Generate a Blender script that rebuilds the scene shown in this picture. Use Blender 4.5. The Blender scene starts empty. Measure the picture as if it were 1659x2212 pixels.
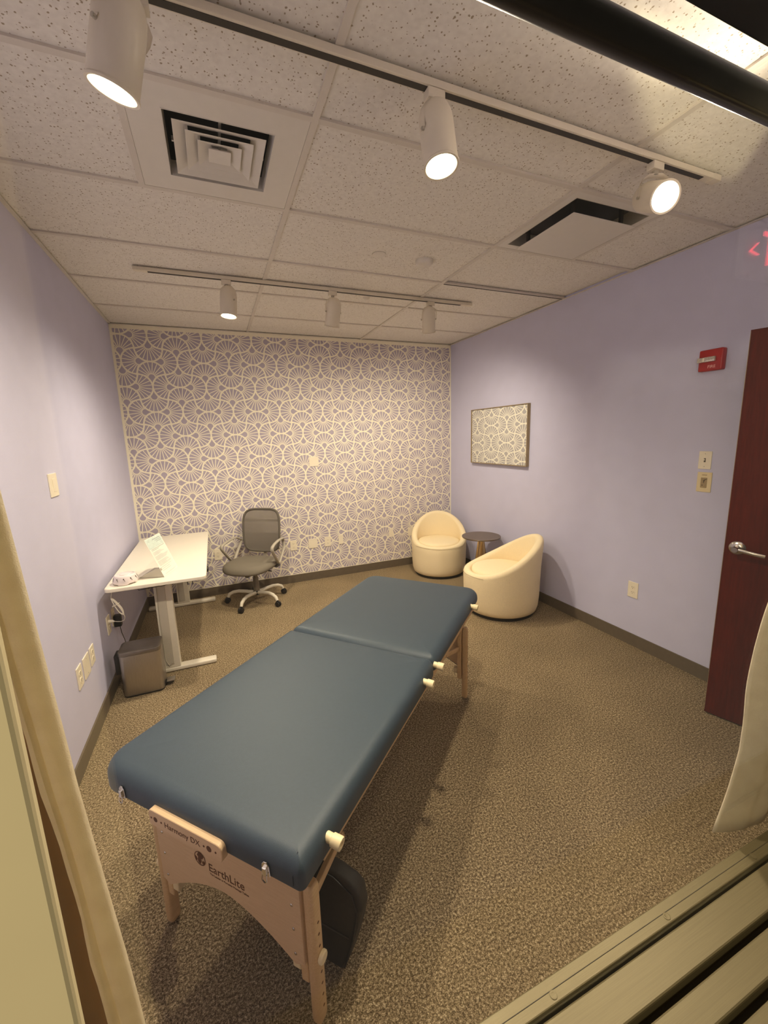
import bpy, bmesh, math, random
from mathutils import Vector, Matrix
random.seed(7)
PI = math.pi
SC = bpy.context.scene
COL = SC.collection

# ------------------------------------------------------------------ room figures (metres)
W, H = 3.604, 2.72          # room width, ceiling height
YF = -4.24                  # front (window) plane; back wall is y = 0
TILE = 0.6096
X1, X2 = 1.2083, 2.4275     # long ceiling bars
YT = [-0.5708 - TILE * k for k in range(6)]

# ------------------------------------------------------------------ materials
class NT:
    """small helper that writes math on a node tree"""
    def __init__(s, name):
        s.m = bpy.data.materials.new(name); s.m.use_nodes = True
        s.t = s.m.node_tree; s.b = s.t.nodes['Principled BSDF']
    def node(s, typ, **kw):
        n = s.t.nodes.new(typ)
        for k, v in kw.items(): setattr(n, k, v)
        return n
    def link(s, a, b): s.t.links.new(a, b)
    def setin(s, sock, v):
        if hasattr(v, 'is_output') or hasattr(v, 'links'): s.link(v, sock)
        else: sock.default_value = v
    def op(s, o, *args):
        n = s.node('ShaderNodeMath', operation=o)
        for i, a in enumerate(args): s.setin(n.inputs[i], a)
        return n.outputs[0]
    def mix(s, f, a, b):
        n = s.node('ShaderNodeMix', data_type='RGBA')
        s.setin(n.inputs[0], f)
        s.setin(n.inputs[6], a if not isinstance(a, tuple) else (*a, 1)[:4])
        s.setin(n.inputs[7], b if not isinstance(b, tuple) else (*b, 1)[:4])
        return n.outputs[2]
    def pos(s, obj=False):
        if obj: return s.node('ShaderNodeTexCoord').outputs['Object']
        return s.node('ShaderNodeNewGeometry').outputs['Position']
    def xyz(s, v):
        n = s.node('ShaderNodeSeparateXYZ'); s.link(v, n.inputs[0]); return n.outputs
    def noise(s, vec, scale, detail=2, rough=.5):
        n = s.node('ShaderNodeTexNoise'); s.link(vec, n.inputs['Vector'])
        n.inputs['Scale'].default_value = scale; n.inputs['Detail'].default_value = detail; n.inputs['Roughness'].default_value = rough
        return n.outputs['Fac']
    def ramp(s, f, stops):
        n = s.node('ShaderNodeValToRGB'); s.link(f, n.inputs[0]); e = n.color_ramp.elements
        while len(e) < len(stops): e.new(.5)
        for q, (p, c) in zip(e, stops): q.position = p; q.color = (*c, 1)
        return n.outputs[0]
    def bump(s, h, dist, strength=1.0):
        n = s.node('ShaderNodeBump'); s.link(h, n.inputs['Height'])
        n.inputs['Distance'].default_value = dist; n.inputs['Strength'].default_value = strength
        s.link(n.outputs[0], s.b.inputs['Normal'])

def srgb(r, g, b):
    f = lambda c: (c / 255 / 12.92) if c / 255 <= .04045 else ((c / 255 + .055) / 1.055) ** 2.4
    return (f(r), f(g), f(b))

def mat(name, col, rough=.6, metal=0.0, var=.06, scale=30, bump=0, bscale=200, obj=True, **kw):
    n = NT(name); v = n.pos(obj)
    f = n.noise(v, scale, 3)
    lo = tuple(max(0, c * (1 - var)) for c in col); hi = tuple(min(1, c * (1 + var)) for c in col)
    n.link(n.ramp(f, [(.3, lo), (.7, hi)]), n.b.inputs['Base Color'])
    n.b.inputs['Roughness'].default_value = rough; n.b.inputs['Metallic'].default_value = metal
    if bump: n.bump(n.noise(v, bscale, 2), bump)
    for k, val in kw.items(): n.b.inputs[k.replace('_', ' ')].default_value = val
    return n.m

def emit(name, col, strength):
    n = NT(name); n.b.inputs['Base Color'].default_value = (*col, 1)
    n.b.inputs['Emission Color'].default_value = (*col, 1); n.b.inputs['Emission Strength'].default_value = strength
    return n.m

def fan_pattern(n, px, py):
    """interlocking scallop fans; px, py are sockets in lattice units; returns the white-line mask"""
    o = n.op
    a = o('SUBTRACT', o('PINGPONG', px, 1.0), .5); b = o('SUBTRACT', o('PINGPONG', py, 1.0), .5)
    A = o('ABSOLUTE', a); B = o('ABSOLUTE', b)
    sw = o('LESS_THAN', o('MULTIPLY', a, b), 0.0)
    inv = o('SUBTRACT', 1.0, sw)
    al = o('ADD', o('MULTIPLY', sw, A), o('MULTIPLY', inv, B))
    be = o('ADD', o('MULTIPLY', sw, B), o('MULTIPLY', inv, A))
    h = o('SUBTRACT', .5, al)
    d = o('SQRT', o('ADD', o('MULTIPLY', h, h), o('MULTIPLY', be, be)))
    ins = o('LESS_THAN', d, .5); out = o('SUBTRACT', 1.0, ins)
    u = o('ADD', o('MULTIPLY', ins, h), o('MULTIPLY', out, o('SUBTRACT', .5, be)))
    v = o('ADD', o('MULTIPLY', ins, be), o('MULTIPLY', out, o('MULTIPLY', al, -1.0)))
    outline = o('LESS_THAN', o('ABSOLUTE', o('SUBTRACT', d, .5)), .031)
    dv = o('ADD', v, .115)
    rr = o('SQRT', o('ADD', o('MULTIPLY', u, u), o('MULTIPLY', dv, dv)))
    ang = o('ARCTAN2', o('ABSOLUTE', u), dv)
    D = math.radians(16.4)
    k = o('SUBTRACT', o('PINGPONG', o('ADD', ang, 0.0), D / 2), 0.0)        # distance to the wedge centre, folds at D/2
    near = o('SUBTRACT', D / 2, k)
    ray = o('LESS_THAN', o('MULTIPLY', rr, near), .0155)
    ray = o('MULTIPLY', ray, o('GREATER_THAN', rr, .13))
    halo = o('MULTIPLY', o('GREATER_THAN', rr, .118), o('LESS_THAN', rr, .145))
    fan = o('MAXIMUM', ray, halo)
    fan = o('MULTIPLY', fan, o('GREATER_THAN', v, -.2))
    return o('MAXIMUM', outline, fan)

LINE = srgb(248, 240, 216)
def wallpaper():
    n = NT('wallpaper_paint'); p = n.xyz(n.pos())
    px = n.op('DIVIDE', n.op('SUBTRACT', p[0], .2955), .2353); py = n.op('DIVIDE', n.op('SUBTRACT', p[2], 2.170), .2335)
    m = fan_pattern(n, px, py)
    bor = n.op('MAXIMUM', n.op('LESS_THAN', p[0], .022), n.op('GREATER_THAN', p[0], W - .014))
    bor = n.op('MAXIMUM', bor, n.op('GREATER_THAN', p[2], 2.684))
    bor = n.op('MAXIMUM', bor, n.op('LESS_THAN', p[2], .0985))
    m = n.op('MAXIMUM', m, bor)
    n.link(n.mix(m, srgb(177, 167, 181), LINE), n.b.inputs['Base Color']); n.b.inputs['Roughness'].default_value = .75
    return n.m
def canvas_print():
    n = NT('canvas_print'); p = n.xyz(n.pos())
    px = n.op('DIVIDE', n.op('ADD', p[1], .868), .2545); py = n.op('DIVIDE', n.op('SUBTRACT', p[2], 1.5355), .1835)
    m = fan_pattern(n, px, py)
    n.link(n.mix(m, srgb(176, 172, 172), srgb(240, 236, 220)), n.b.inputs['Base Color']); n.b.inputs['Roughness'].default_value = .8
    return n.m
def carpet():
    n = NT('carpet_pile'); v = n.pos()
    f1 = n.noise(v, 290, 3, .7); f2 = n.noise(v, 125, 2, .6); f3 = n.noise(v, 2.2, 2)
    f = n.op('ADD', n.op('MULTIPLY', f1, .56), n.op('MULTIPLY', f2, .44))
    c = n.ramp(f, [(.36, srgb(66, 54, 38)), (.46, srgb(114, 97, 73)), (.54, srgb(174, 153, 119)), (.63, srgb(236, 216, 179))])
    g = n.ramp(f3, [(.3, (.86, .86, .86)), (.7, (1.05, 1.05, 1.05))])
    mm = n.node('ShaderNodeMix', data_type='RGBA', blend_type='MULTIPLY'); mm.inputs[0].default_value = 1
    n.link(c, mm.inputs[6]); n.link(g, mm.inputs[7]); n.link(mm.outputs[2], n.b.inputs['Base Color'])
    n.b.inputs['Roughness'].default_value = .95; n.b.inputs['Specular IOR Level'].default_value = .1
    n.bump(f, .012, .8)
    return n.m
def tile():
    n = NT('acoustic_tile'); v = n.pos()
    vo = n.node('ShaderNodeTexVoronoi'); n.link(v, vo.inputs['Vector']); vo.inputs['Scale'].default_value = 92
    rnd = n.node('ShaderNodeSeparateColor'); n.link(vo.outputs['Color'], rnd.inputs[0])
    rad = n.op('MULTIPLY', n.op('POWER', rnd.outputs[0], 1.1), .31)
    jit = n.noise(v, 260, 2)
    pit = n.op('LESS_THAN', n.op('ADD', vo.outputs['Distance'], n.op('MULTIPLY', n.op('SUBTRACT', jit, .5), .5)), rad)
    mo = n.noise(v, 60, 3)
    base = n.ramp(mo, [(.3, srgb(226, 220, 211)), (.7, srgb(238, 233, 224))])
    n.link(n.mix(pit, base, srgb(166, 151, 130)), n.b.inputs['Base Color'])
    n.b.inputs['Roughness'].default_value = .95
    n.bump(n.op('SUBTRACT', 1.0, pit), .002, .5)
    return n.m
def woodm(name, a, b, scale=(2, 30, 30), rough=.45):
    n = NT(name); mp = n.node('ShaderNodeMapping'); n.link(n.pos(True), mp.inputs[0]); mp.inputs['Scale'].default_value = scale
    f = n.noise(mp.outputs[0], 6, 4, .6)
    n.link(n.ramp(f, [(.3, a), (.7, b)]), n.b.inputs['Base Color']); n.b.inputs['Roughness'].default_value = rough
    return n.m
def glassm():
    n = NT('pane_glass'); t = n.node('ShaderNodeBsdfTransparent'); g = n.node('ShaderNodeBsdfGlossy')
    g.inputs['Roughness'].default_value = .01; t.inputs['Color'].default_value = (.97, .98, .97, 1)
    ge = n.node('ShaderNodeNewGeometry'); dt = n.node('ShaderNodeVectorMath', operation='DOT_PRODUCT')
    n.link(ge.outputs['Normal'], dt.inputs[0]); n.link(ge.outputs['Incoming'], dt.inputs[1])
    fr = n.op('ADD', .04, n.op('MULTIPLY', .96, n.op('POWER', n.op('SUBTRACT', 1.0, n.op('ABSOLUTE', dt.outputs['Value'])), 5.0)))
    mx = n.node('ShaderNodeMixShader'); n.link(fr, mx.inputs[0]); n.link(t.outputs[0], mx.inputs[1]); n.link(g.outputs[0], mx.inputs[2])
    n.link(mx.outputs[0], n.t.nodes['Material Output'].inputs[0]); return n.m
def brushed(name, col, rough=.35, sc=(2, 120, 120), metal=.9):
    n = NT(name); mp = n.node('ShaderNodeMapping'); n.link(n.pos(True), mp.inputs[0]); mp.inputs['Scale'].default_value = sc
    f = n.noise(mp.outputs[0], 8, 3, .6)
    n.link(n.ramp(f, [(.3, tuple(c * .9 for c in col)), (.7, tuple(min(1, c * 1.1) for c in col))]), n.b.inputs['Base Color'])
    n.b.inputs['Metallic'].default_value = metal; n.b.inputs['Roughness'].default_value = rough
    return n.m
def meshfab():
    n = NT('mesh_fabric'); v = n.pos(True); p = n.xyz(v)
    s1 = n.op('SINE', n.op('MULTIPLY', p[0], 1800.0)); s2 = n.op('SINE', n.op('MULTIPLY', p[2], 1800.0))
    f = n.op('ADD', n.op('MULTIPLY', n.op('MULTIPLY', s1, s2), .25), .5)
    n.link(n.ramp(f, [(.3, srgb(112, 104, 94)), (.7, srgb(146, 137, 124))]), n.b.inputs['Base Color'])
    n.b.inputs['Roughness'].default_value = .8; n.b.inputs['Alpha'].default_value = .86
    return n.m

M = {}
M['paint'] = mat('lavender_paint', srgb(203, 202, 229), .7, var=.02, scale=8, bump=.0006, bscale=350, obj=False)
M['wallpaper'] = wallpaper(); M['canvas'] = canvas_print(); M['carpet'] = carpet(); M['tile'] = tile()
M['tbar'] = mat('grid_metal', srgb(216, 208, 197), .5, var=.02)
M['ceilmetal'] = mat('painted_panel_metal', srgb(222, 216, 206), .45, var=.02)
M['black'] = mat('black_void', (.006, .005, .005), .9, var=.1)
M['base'] = mat('taupe_rubber_base', srgb(100, 88, 72), .55, var=.06, obj=False)
M['track'] = mat('cream_track_metal', srgb(226, 216, 196), .4, var=.02)
M['slot'] = mat('dark_track_slot', srgb(44, 36, 28), .6)
M['lamp'] = emit('lamp_glow', (1.0, .86, .58), 14)
M['lampcup'] = emit('lamp_cup', (1.0, .78, .38), 1.6)
M['vinyl'] = mat('blue_vinyl', srgb(54, 68, 79), .46, var=.05, scale=120, bump=.0004, bscale=700)
M['seam'] = mat('dark_seam', srgb(24, 38, 52), .6)
M['maple'] = woodm('pale_maple', srgb(206, 172, 124), srgb(222, 190, 144))
M['maple2'] = woodm('maple_panel', srgb(214, 182, 142), srgb(224, 194, 154), (30, 2, 30))
M['burn'] = mat('burnt_ink', srgb(96, 58, 30), .7)
M['cream_plastic'] = mat('cream_plastic', srgb(240, 222, 178), .4, var=.02)
M['chrome'] = mat('chrome', (.75, .72, .66), .18, 1.0, var=.03)
M['blackpad'] = mat('black_vinyl', srgb(40, 33, 25), .6, var=.15, scale=60)
M['bottle'] = mat('light_grey_plastic', srgb(176, 168, 152), .45, var=.03)
M['meshfab'] = meshfab()
M['greyfab'] = mat('grey_seat_fabric', srgb(120, 112, 98), .9, var=.12, scale=400, bump=.0005, bscale=900)
M['greytrim'] = mat('grey_back_trim', srgb(96, 89, 79), .75, var=.1, scale=300)
M['whitemetal'] = mat('white_powder_metal', srgb(222, 214, 196), .4, var=.02)
M['darkgrey'] = mat('dark_grey_plastic', srgb(74, 70, 64), .5)
M['greymetal'] = mat('grey_column_metal', srgb(128, 120, 106), .4, .3, var=.03)
M['blackplastic'] = mat('black_plastic', srgb(28, 25, 23), .45)
M['desk'] = mat('white_laminate', srgb(244, 236, 218), .35, var=.02)
M['deskgrey'] = mat('grey_column_inlay', srgb(190, 182, 166), .45, var=.02)
M['bouclé'] = mat('cream_boucle', srgb(246, 228, 188), .95, var=.06, scale=150, bump=.002, bscale=260)
M['steel'] = brushed('brushed_steel', (.46, .42, .37), .38, (120, 120, 2))
M['steeldark'] = brushed('dark_steel_lid', (.27, .24, .21), .33, (2, 90, 90))
M['gold'] = brushed('brushed_brass', (.62, .43, .2), .28, (60, 60, 2), 1.0)
M['bronze'] = mat('dark_taupe_top', srgb(112, 96, 82), .35, .4, var=.04)
M['frame'] = mat('champagne_frame', srgb(168, 148, 112), .4, .45, var=.05)
M['plate'] = mat('ivory_wall_plate', srgb(240, 230, 208), .35, var=.02)
M['plate2'] = mat('almond_wall_plate', srgb(230, 212, 170), .4, var=.02)
M['ink'] = mat('dark_ink', srgb(70, 60, 50), .6)
M['red'] = mat('alarm_red', srgb(168, 22, 24), .35, var=.05)
M['strobe'] = mat('clear_strobe', srgb(205, 196, 186), .12, .4, var=.3, scale=160)
M['letter'] = mat('pale_letter', srgb(250, 196, 184), .6)
M['door'] = woodm('cherry_veneer', srgb(72, 14, 5), srgb(90, 22, 10), (14, 14, 1.2), .55)
M['door'].node_tree.nodes['Principled BSDF'].inputs['Specular IOR Level'].default_value = .15
M['nickel'] = mat('satin_nickel', (.52, .48, .44), .25, 1.0, var=.04)
M['paper'] = mat('white_paper', srgb(240, 238, 226), .6, var=.02)
M['papergreen'] = mat('pale_green_print', srgb(208, 222, 214), .6, var=.1, scale=60)
M['print'] = mat('grey_print', srgb(158, 162, 160), .7)
M['acrylic'] = mat('clear_acrylic', srgb(205, 198, 182), .15, var=.03, Alpha=.75)
M['pinkwhite'] = mat('soft_white_plastic', srgb(236, 224, 222), .45, var=.02)
M['cord'] = mat('white_cord', srgb(235, 228, 214), .45)
M['sill'] = brushed('champagne_aluminium', srgb(112, 101, 72), .45, (1.2, 160, 160), .35)
M['olive'] = mat('dark_olive_groove', srgb(70, 61, 40), .6)
M['head'] = mat('unlit_window_head', srgb(24, 24, 24), .5, .2)  # near-black puts the unlit look of the head frame into its colour
M['gasket'] = mat('black_gasket', (.012, .01, .008), .7)
M['mull'] = mat('beige_mullion', srgb(236, 220, 176), .5, .0, var=.03, scale=6)
M['jamb'] = woodm('brown_wood_jamb', srgb(112, 70, 18), srgb(128, 82, 26), (3, 3, 1), .6)
def curtain_cloth():
    n = NT('cream_curtain_cloth'); v = n.pos(True)
    c = n.ramp(n.noise(v, 40, 3), [(.3, srgb(240, 226, 198)), (.7, srgb(250, 238, 212))])
    n.link(c, n.b.inputs['Base Color']); n.b.inputs['Roughness'].default_value = .9
    n.bump(n.noise(v, 900, 2), .0005)
    t = n.node('ShaderNodeBsdfTranslucent'); n.link(c, t.inputs['Color'])
    mx = n.node('ShaderNodeMixShader'); mx.inputs[0].default_value = .32
    n.link(n.b.outputs[0], mx.inputs[1]); n.link(t.outputs[0], mx.inputs[2]); n.link(mx.outputs[0], n.t.nodes['Material Output'].inputs[0])
    return n.m
M['curtain'] = curtain_cloth()
M['rod'] = mat('black_rod', srgb(30, 27, 26), .4, .3)
M['glass'] = glassm()
M['signbox'] = mat('white_sign_box', srgb(230, 228, 224), .5)
M['signred'] = emit('sign_red', (1.0, .05, .08), 5.0)

# ------------------------------------------------------------------ mesh helpers
class MB:
    def __init__(s): s.bm = bmesh.new()
    def box(s, x0, x1, y0, y1, z0, z1, bev=0, seg=2):
        r = bmesh.ops.create_cube(s.bm, size=1)
        for v in r['verts']: v.co = ((x0 + x1) / 2 + v.co.x * (x1 - x0), (y0 + y1) / 2 + v.co.y * (y1 - y0), (z0 + z1) / 2 + v.co.z * (z1 - z0))
        if bev: s._bev(r['verts'], bev, seg)
        return s
    def _bev(s, verts, bev, seg):
        es = list({e for v in verts for e in v.link_edges})
        bmesh.ops.bevel(s.bm, geom=es, offset=bev, segments=seg, profile=.5, affect='EDGES')
    def obox(s, mtx, sx, sy, sz, bev=0, seg=2):
        r = bmesh.ops.create_cube(s.bm, size=1); vs = r['verts']
        for v in vs: v.co = mtx @ Vector((v.co.x * sx, v.co.y * sy, v.co.z * sz))
        if bev: s._bev(vs, bev, seg)
        return s
    def bar(s, p, q, w, h, bev=0, up=(0, 0, 1)):
        p, q = Vector(p), Vector(q); d = (q - p); L = d.length; d.normalize(); u = Vector(up)
        x = d.cross(u)
        if x.length < 1e-4: x = d.cross(Vector((1, 0, 0)))
        x.normalize(); y = x.cross(d).normalized()
        m = Matrix((( x.x, y.x, d.x), (x.y, y.y, d.y), (x.z, y.z, d.z))).to_4x4(); m.translation = (p + q) / 2
        return s.obox(m, w, h, L, bev)
    def loft(s, rings, close=True, cap0=True, cap1=True):
        bm = s.bm; R = [[bm.verts.new(p) for p in r] for r in rings]; n = len(R[0])
        for a, b in zip(R, R[1:]):
            for i in range(n if close else n - 1):
                j = (i + 1) % n
                try: bm.faces.new((a[i], a[j], b[j], b[i]))
                except ValueError: pass
        if cap0 and close: bm.faces.new(R[0][::-1])
        if cap1 and close: bm.faces.new(R[-1])
        return s
    def lathe(s, prof, seg=32, mtx=None, cap0=True, cap1=True):
        rings = []
        for r, z in prof:
            rr = [Vector((r * math.cos(2 * PI * k / seg), r * math.sin(2 * PI * k / seg), z)) for k in range(seg)]
            rings.append([mtx @ p for p in rr] if mtx is not None else rr)
        return s.loft(rings, True, cap0, cap1)
    def cyl(s, p, q, r0, r1=None, seg=20):
        r1 = r0 if r1 is None else r1; p, q = Vector(p), Vector(q); m = frame_at(p, q - p)
        return s.lathe([(r0, 0), (r1, (q - p).length)], seg, m)
    def tube(s, pts, r, seg=10, closed=False, flat=None, flatdir=None):
        P = [Vector(p) for p in pts]; n = len(P); rings = []; prev = None
        for i in range(n):
            if closed: t = P[(i + 1) % n] - P[i - 1]
            else: t = P[min(i + 1, n - 1)] - P[max(i - 1, 0)]
            t.normalize()
            if flatdir is not None: a = Vector(flatdir)
            elif prev is None: a = Vector((0, 0, 1)) if abs(t.z) < .9 else Vector((1, 0, 0))
            else: a = prev
            a = (a - t * a.dot(t)).normalized(); prev = a; b = t.cross(a)
            rad = r[i] if isinstance(r, (list, tuple)) else r
            ra, rb = (flat if flat else (rad, rad))
            rings.append([P[i] + a * (ra * math.cos(2 * PI * k / seg)) + b * (rb * math.sin(2 * PI * k / seg)) for k in range(seg)])
        if closed: rings.append(rings[0]); return s.loft(rings, True, False, False)
        return s.loft(rings)
    def prism(s, poly, m, depth, bev=0, seg=2):
        """poly in local (x,y); extruded along local z by depth"""
        a = [m @ Vector((x, y, 0)) for x, y in poly]; b = [m @ Vector((x, y, depth)) for x, y in poly]
        bm = s.bm; A = [bm.verts.new(p) for p in a]; B = [bm.verts.new(p) for p in b]; n = len(A)
        bm.faces.new(A[::-1]); bm.faces.new(B)
        for i in range(n):
            j = (i + 1) % n; bm.faces.new((A[i], A[j], B[j], B[i]))
        if bev: s._bev(A + B, bev, seg)
        return s
    def build(s, name, m, parent=None, smooth=False, auto=None, loc=None, weld=False):
        bm = s.bm
        if weld: bmesh.ops.remove_doubles(bm, verts=bm.verts, dist=1e-5)
        bmesh.ops.recalc_face_normals(bm, faces=bm.faces)
        me = bpy.data.meshes.new(name); bm.to_mesh(me); bm.free()
        ms = m if isinstance(m, (list, tuple)) else [m]
        for q in ms: me.materials.append(M[q])
        if smooth:
            for p in me.polygons: p.use_smooth = True
            me.set_sharp_from_angle(angle=math.radians(auto or 40))
        o = bpy.data.objects.new(name, me); COL.objects.link(o)
        if parent: o.parent = parent
        if loc: o.location = loc
        return o

def frame_at(p, d):
    d = Vector(d).normalized(); x = d.cross(Vector((0, 0, 1)))
    if x.length < 1e-4: x = Vector((1, 0, 0))
    x.normalize(); y = d.cross(x)
    m = Matrix(((x.x, y.x, d.x), (x.y, y.y, d.y), (x.z, y.z, d.z))).to_4x4(); m.translation = Vector(p); return m

def axes(p, x, y):
    x = Vector(x).normalized(); y = Vector(y).normalized(); z = x.cross(y)
    m = Matrix(((x.x, y.x, z.x), (x.y, y.y, z.y), (x.z, y.z, z.z))).to_4x4(); m.translation = Vector(p); return m

def rrect(x0, x1, y0, y1, rad, n=6):
    """rounded rectangle; rad = one radius or four (x0y0, x1y0, x1y1, x0y1)"""
    R = rad if isinstance(rad, (list, tuple)) else [rad] * 4; pts = []
    for (cx, cy, a0, r) in ((x0 + R[0], y0 + R[0], PI, R[0]), (x1 - R[1], y0 + R[1], 1.5 * PI, R[1]), (x1 - R[2], y1 - R[2], 0, R[2]), (x0 + R[3], y1 - R[3], .5 * PI, R[3])):
        for k in range(n + 1):
            a = a0 + .5 * PI * k / n; pts.append((cx + r * math.cos(a), cy + r * math.sin(a)))
    return pts

def slab(mb, x0, x1, y0, y1, z0, z1, rad, rt, rb, n=6, crown=0):
    """padded slab: rounded plan, rounded top and bottom edges"""
    R = rad if isinstance(rad, (list, tuple)) else [rad] * 4; rings = []
    def ring(ins, z): return [(x, y, z) for x, y in rrect(x0 + ins, x1 - ins, y0 + ins, y1 - ins, [max(.002, r - ins) for r in R], n)]
    for k in range(5):
        a = .5 * PI * k / 4; rings.append(ring(rb * (1 - math.sin(a)), z0 + rb * (1 - math.cos(a))))
    for k in range(7):
        a = .5 * PI * k / 6; rings.append(ring(rt * (1 - math.cos(a)), z1 - rt + rt * math.sin(a)))
    if crown: rings.append(ring(rt + .05, z1 + crown * .7)); rings.append(ring(rt + .14, z1 + crown))
    mb.loft(rings); return mb

def E(name, label, cat, loc=(0, 0, 0), rz=0, group=None):
    o = bpy.data.objects.new(name, None); COL.objects.link(o); o.location = loc; o.rotation_euler = (0, 0, rz)
    o.empty_display_size = .1
    o['label'] = label; o['category'] = cat
    if group: o['group'] = group
    return o
def tag(o, label, cat, group=None):
    o['label'] = label; o['category'] = cat
    if group: o['group'] = group
    return o
def struct(o): o['kind'] = 'structure'; return o
def copy_tree(o, parent=None):
    c = o.copy(); COL.objects.link(c)
    if parent: c.parent = parent
    for ch in list(o.children): copy_tree(ch, c)
    return c
def text_mesh(name, s, size, m, mtx, parent=None, depth=.0006, align='LEFT', sx=1.0):
    cu = bpy.data.curves.new(name, 'FONT'); cu.body = s; cu.size = size; cu.extrude = depth; cu.align_x = align
    t = bpy.data.objects.new(name, cu); COL.objects.link(t)
    bpy.context.view_layer.update()
    dg = bpy.context.evaluated_depsgraph_get()
    me = bpy.data.meshes.new_from_object(t.evaluated_get(dg)); bpy.data.objects.remove(t)
    me.transform(mtx @ Matrix.Diagonal((sx, 1, 1, 1))); me.materials.clear(); me.materials.append(M[m])
    o = bpy.data.objects.new(name, me); COL.objects.link(o)
    if parent: o.parent = parent
    return o

# ------------------------------------------------------------------ the setting
struct(MB().box(-.1, W + .1, -4.24, .1, -.1, 0).build('floor', 'carpet'))
struct(MB().box(-.1, W + .1, 0, .1, 0, H + .02).build('wall_back', 'wallpaper'))
struct(MB().box(-.1, 0, -4.36, 0, 0, H + .02).build('wall_left', 'paint'))
struct(MB().box(W, W + .1, -4.36, 0, 0, H + .02).build('wall_right', 'paint'))
fw = MB()
fw.box(0, .45, -4.36, YF, 0, H)                       # left of the window
fw.box(.45, 2.56, -4.36, YF, 0, .60)                  # below the sill
fw.box(.45, 2.56, -4.36, YF, 2.20, H)                 # above the head
fw.box(2.56, 2.62, -4.36, YF, 0, H)
fw.box(2.62, W, -4.36, YF, 2.13, H)                   # above the door opening
fw.box(3.56, W, -4.36, YF, 0, 2.13)
struct(fw.build('wall_front', 'paint'))

# ceiling tiles, cell by cell, leaving the two openings free
cl = MB(); ys = [0] + YT + [-4.36]
for j in range(len(ys) - 1):
    ya, yb = ys[j], ys[j + 1]
    cols = [0, X1, X2, W]
    if j == 4: cols = [0, X1 - TILE, X1, X2, X2 + TILE, W]
    for i in range(len(cols) - 1):
        xa, xb = cols[i], cols[i + 1]
        if j == 4 and i in (1, 3): continue
        up = .012 if (j == 3 and xa == X2) else 0
        cl.box(xa, xb, yb, ya, H + .008 + up, H + .03 + up)
struct(cl.build('ceiling', 'tile'))
tn = 0
def bar(x0, x1, y0, y1, z0=H, z1=H + .012, m='tbar'):
    global tn; tn += 1
    return struct(MB().box(x0, x1, y0, y1, z0, z1).build('trim_%d' % tn, m))
for x in (X1, X2): bar(x - .012, x + .012, -4.24, 0)
for k, y in enumerate(YT):
    for xa, xb in ((0, X1), (X1, X2), (X2, W)): bar(xa + (.012 if xa else 0), xb - (.012 if xb < W else 0), y - .012, y + .012)
bar(X1 - TILE - .012, X1 - TILE + .012, YT[4] + .012, YT[3] - .012)
bar(X2 + TILE - .012, X2 + TILE + .012, YT[4] + .012, YT[3] - .012)
bar(0, .02, -4.24, 0, H - .003, H); bar(W - .02, W, -4.24, 0, H - .003, H); bar(0, W, -.02, 0, H - .003, H)
bar(X2 + .02, W - .02, YT[2] - .001, YT[2] + .013, H - .0008, H + .003, 'slot')  # dark strip standing in for the shadow gap beside the lifted tile

for nm, a in (('baseboard_back', (0, W, -.009, 0, 0, .0926)), ('baseboard_left', (0, .009, -4.24, -.009, 0, .0926)), ('baseboard_right', (W - .009, W, -4.24, -.009, 0, .0926))):
    mb = MB().box(*a); struct(mb.build(nm, 'base'))

# ------------------------------------------------------------------ window at the front
win = struct(MB().box(.64, 2.56, -4.232, -4.200, .60, .720, .002).build('window_1', 'sill'))
def wpart(name, m, *b, bev=0, parent=win):
    return MB().box(*b, bev).build(name, m, parent)
wpart('groove', 'gasket', .64, 2.56, -4.2168, -4.2158, .719, .7204)
wpart('gasket', 'gasket', .64, 2.56, -4.2385, -4.232, .60, .706)
wpart('sill_board', 'sill', .64, 2.56, -4.292, -4.2385, .60, .716, bev=.003)
wpart('sill_board', 'sill', .64, 2.56, -4.346, -4.303, .60, .709, bev=.003)
wpart('sill_board', 'sill', .64, 2.56, -4.42, -4.358, .60, .702, bev=.003)
wpart('sill_groove', 'olive', .64, 2.56, -4.303, -4.292, .60, .69)
wpart('sill_groove', 'olive', .64, 2.56, -4.358, -4.346, .60, .68)
for x in (.92, 1.202, 1.482, 1.762, 2.04, 2.32):
    s = MB().lathe([(.0062, 0), (.0062, .0010), (.0050, .0014), (.0034, .0009), (.001, .0009)], 20, Matrix.Translation((x, -4.222, .7198))).build('screw', 'sill', win, True)
wpart('head_frame', 'head', .3, 2.56, -4.36, -4.236, 2.092, 2.20, bev=.003)
wpart('head_groove', 'sill', .3, 2.56, -4.302, -4.300, 2.0905, 2.0925)
wpart('mullion', 'mull', .30, .645, -4.318, -4.308, .60, 2.2, bev=.003)
wpart('mullion', 'mull', 2.50, 2.56, -4.34, -4.20, .60, 2.2)
wpart('pane', 'glass', .45, 2.50, -4.2372, -4.2342, .70, 2.10)
struct(MB().prism([(.38, .002), (.618, .002), (.585, 2.05), (.38, 2.05)], axes((0, -4.150, 0), (1, 0, 0), (0, 0, 1)), .006).build('trim_jamb', 'jamb'))

rod = E('curtain_rod', 'round black curtain rod running along the top of the window', 'curtain rod', (0, -4.19, 2.085))
MB().cyl((.2, 0, 0), (2.6, 0, 0), .0185, seg=24).build('rod', 'rod', rod, True)
for x in (.30, 2.52):
    MB().box(x - .012, x + .012, -.05, -.01, -.012, .012).build('bracket', 'rod', rod)

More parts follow.
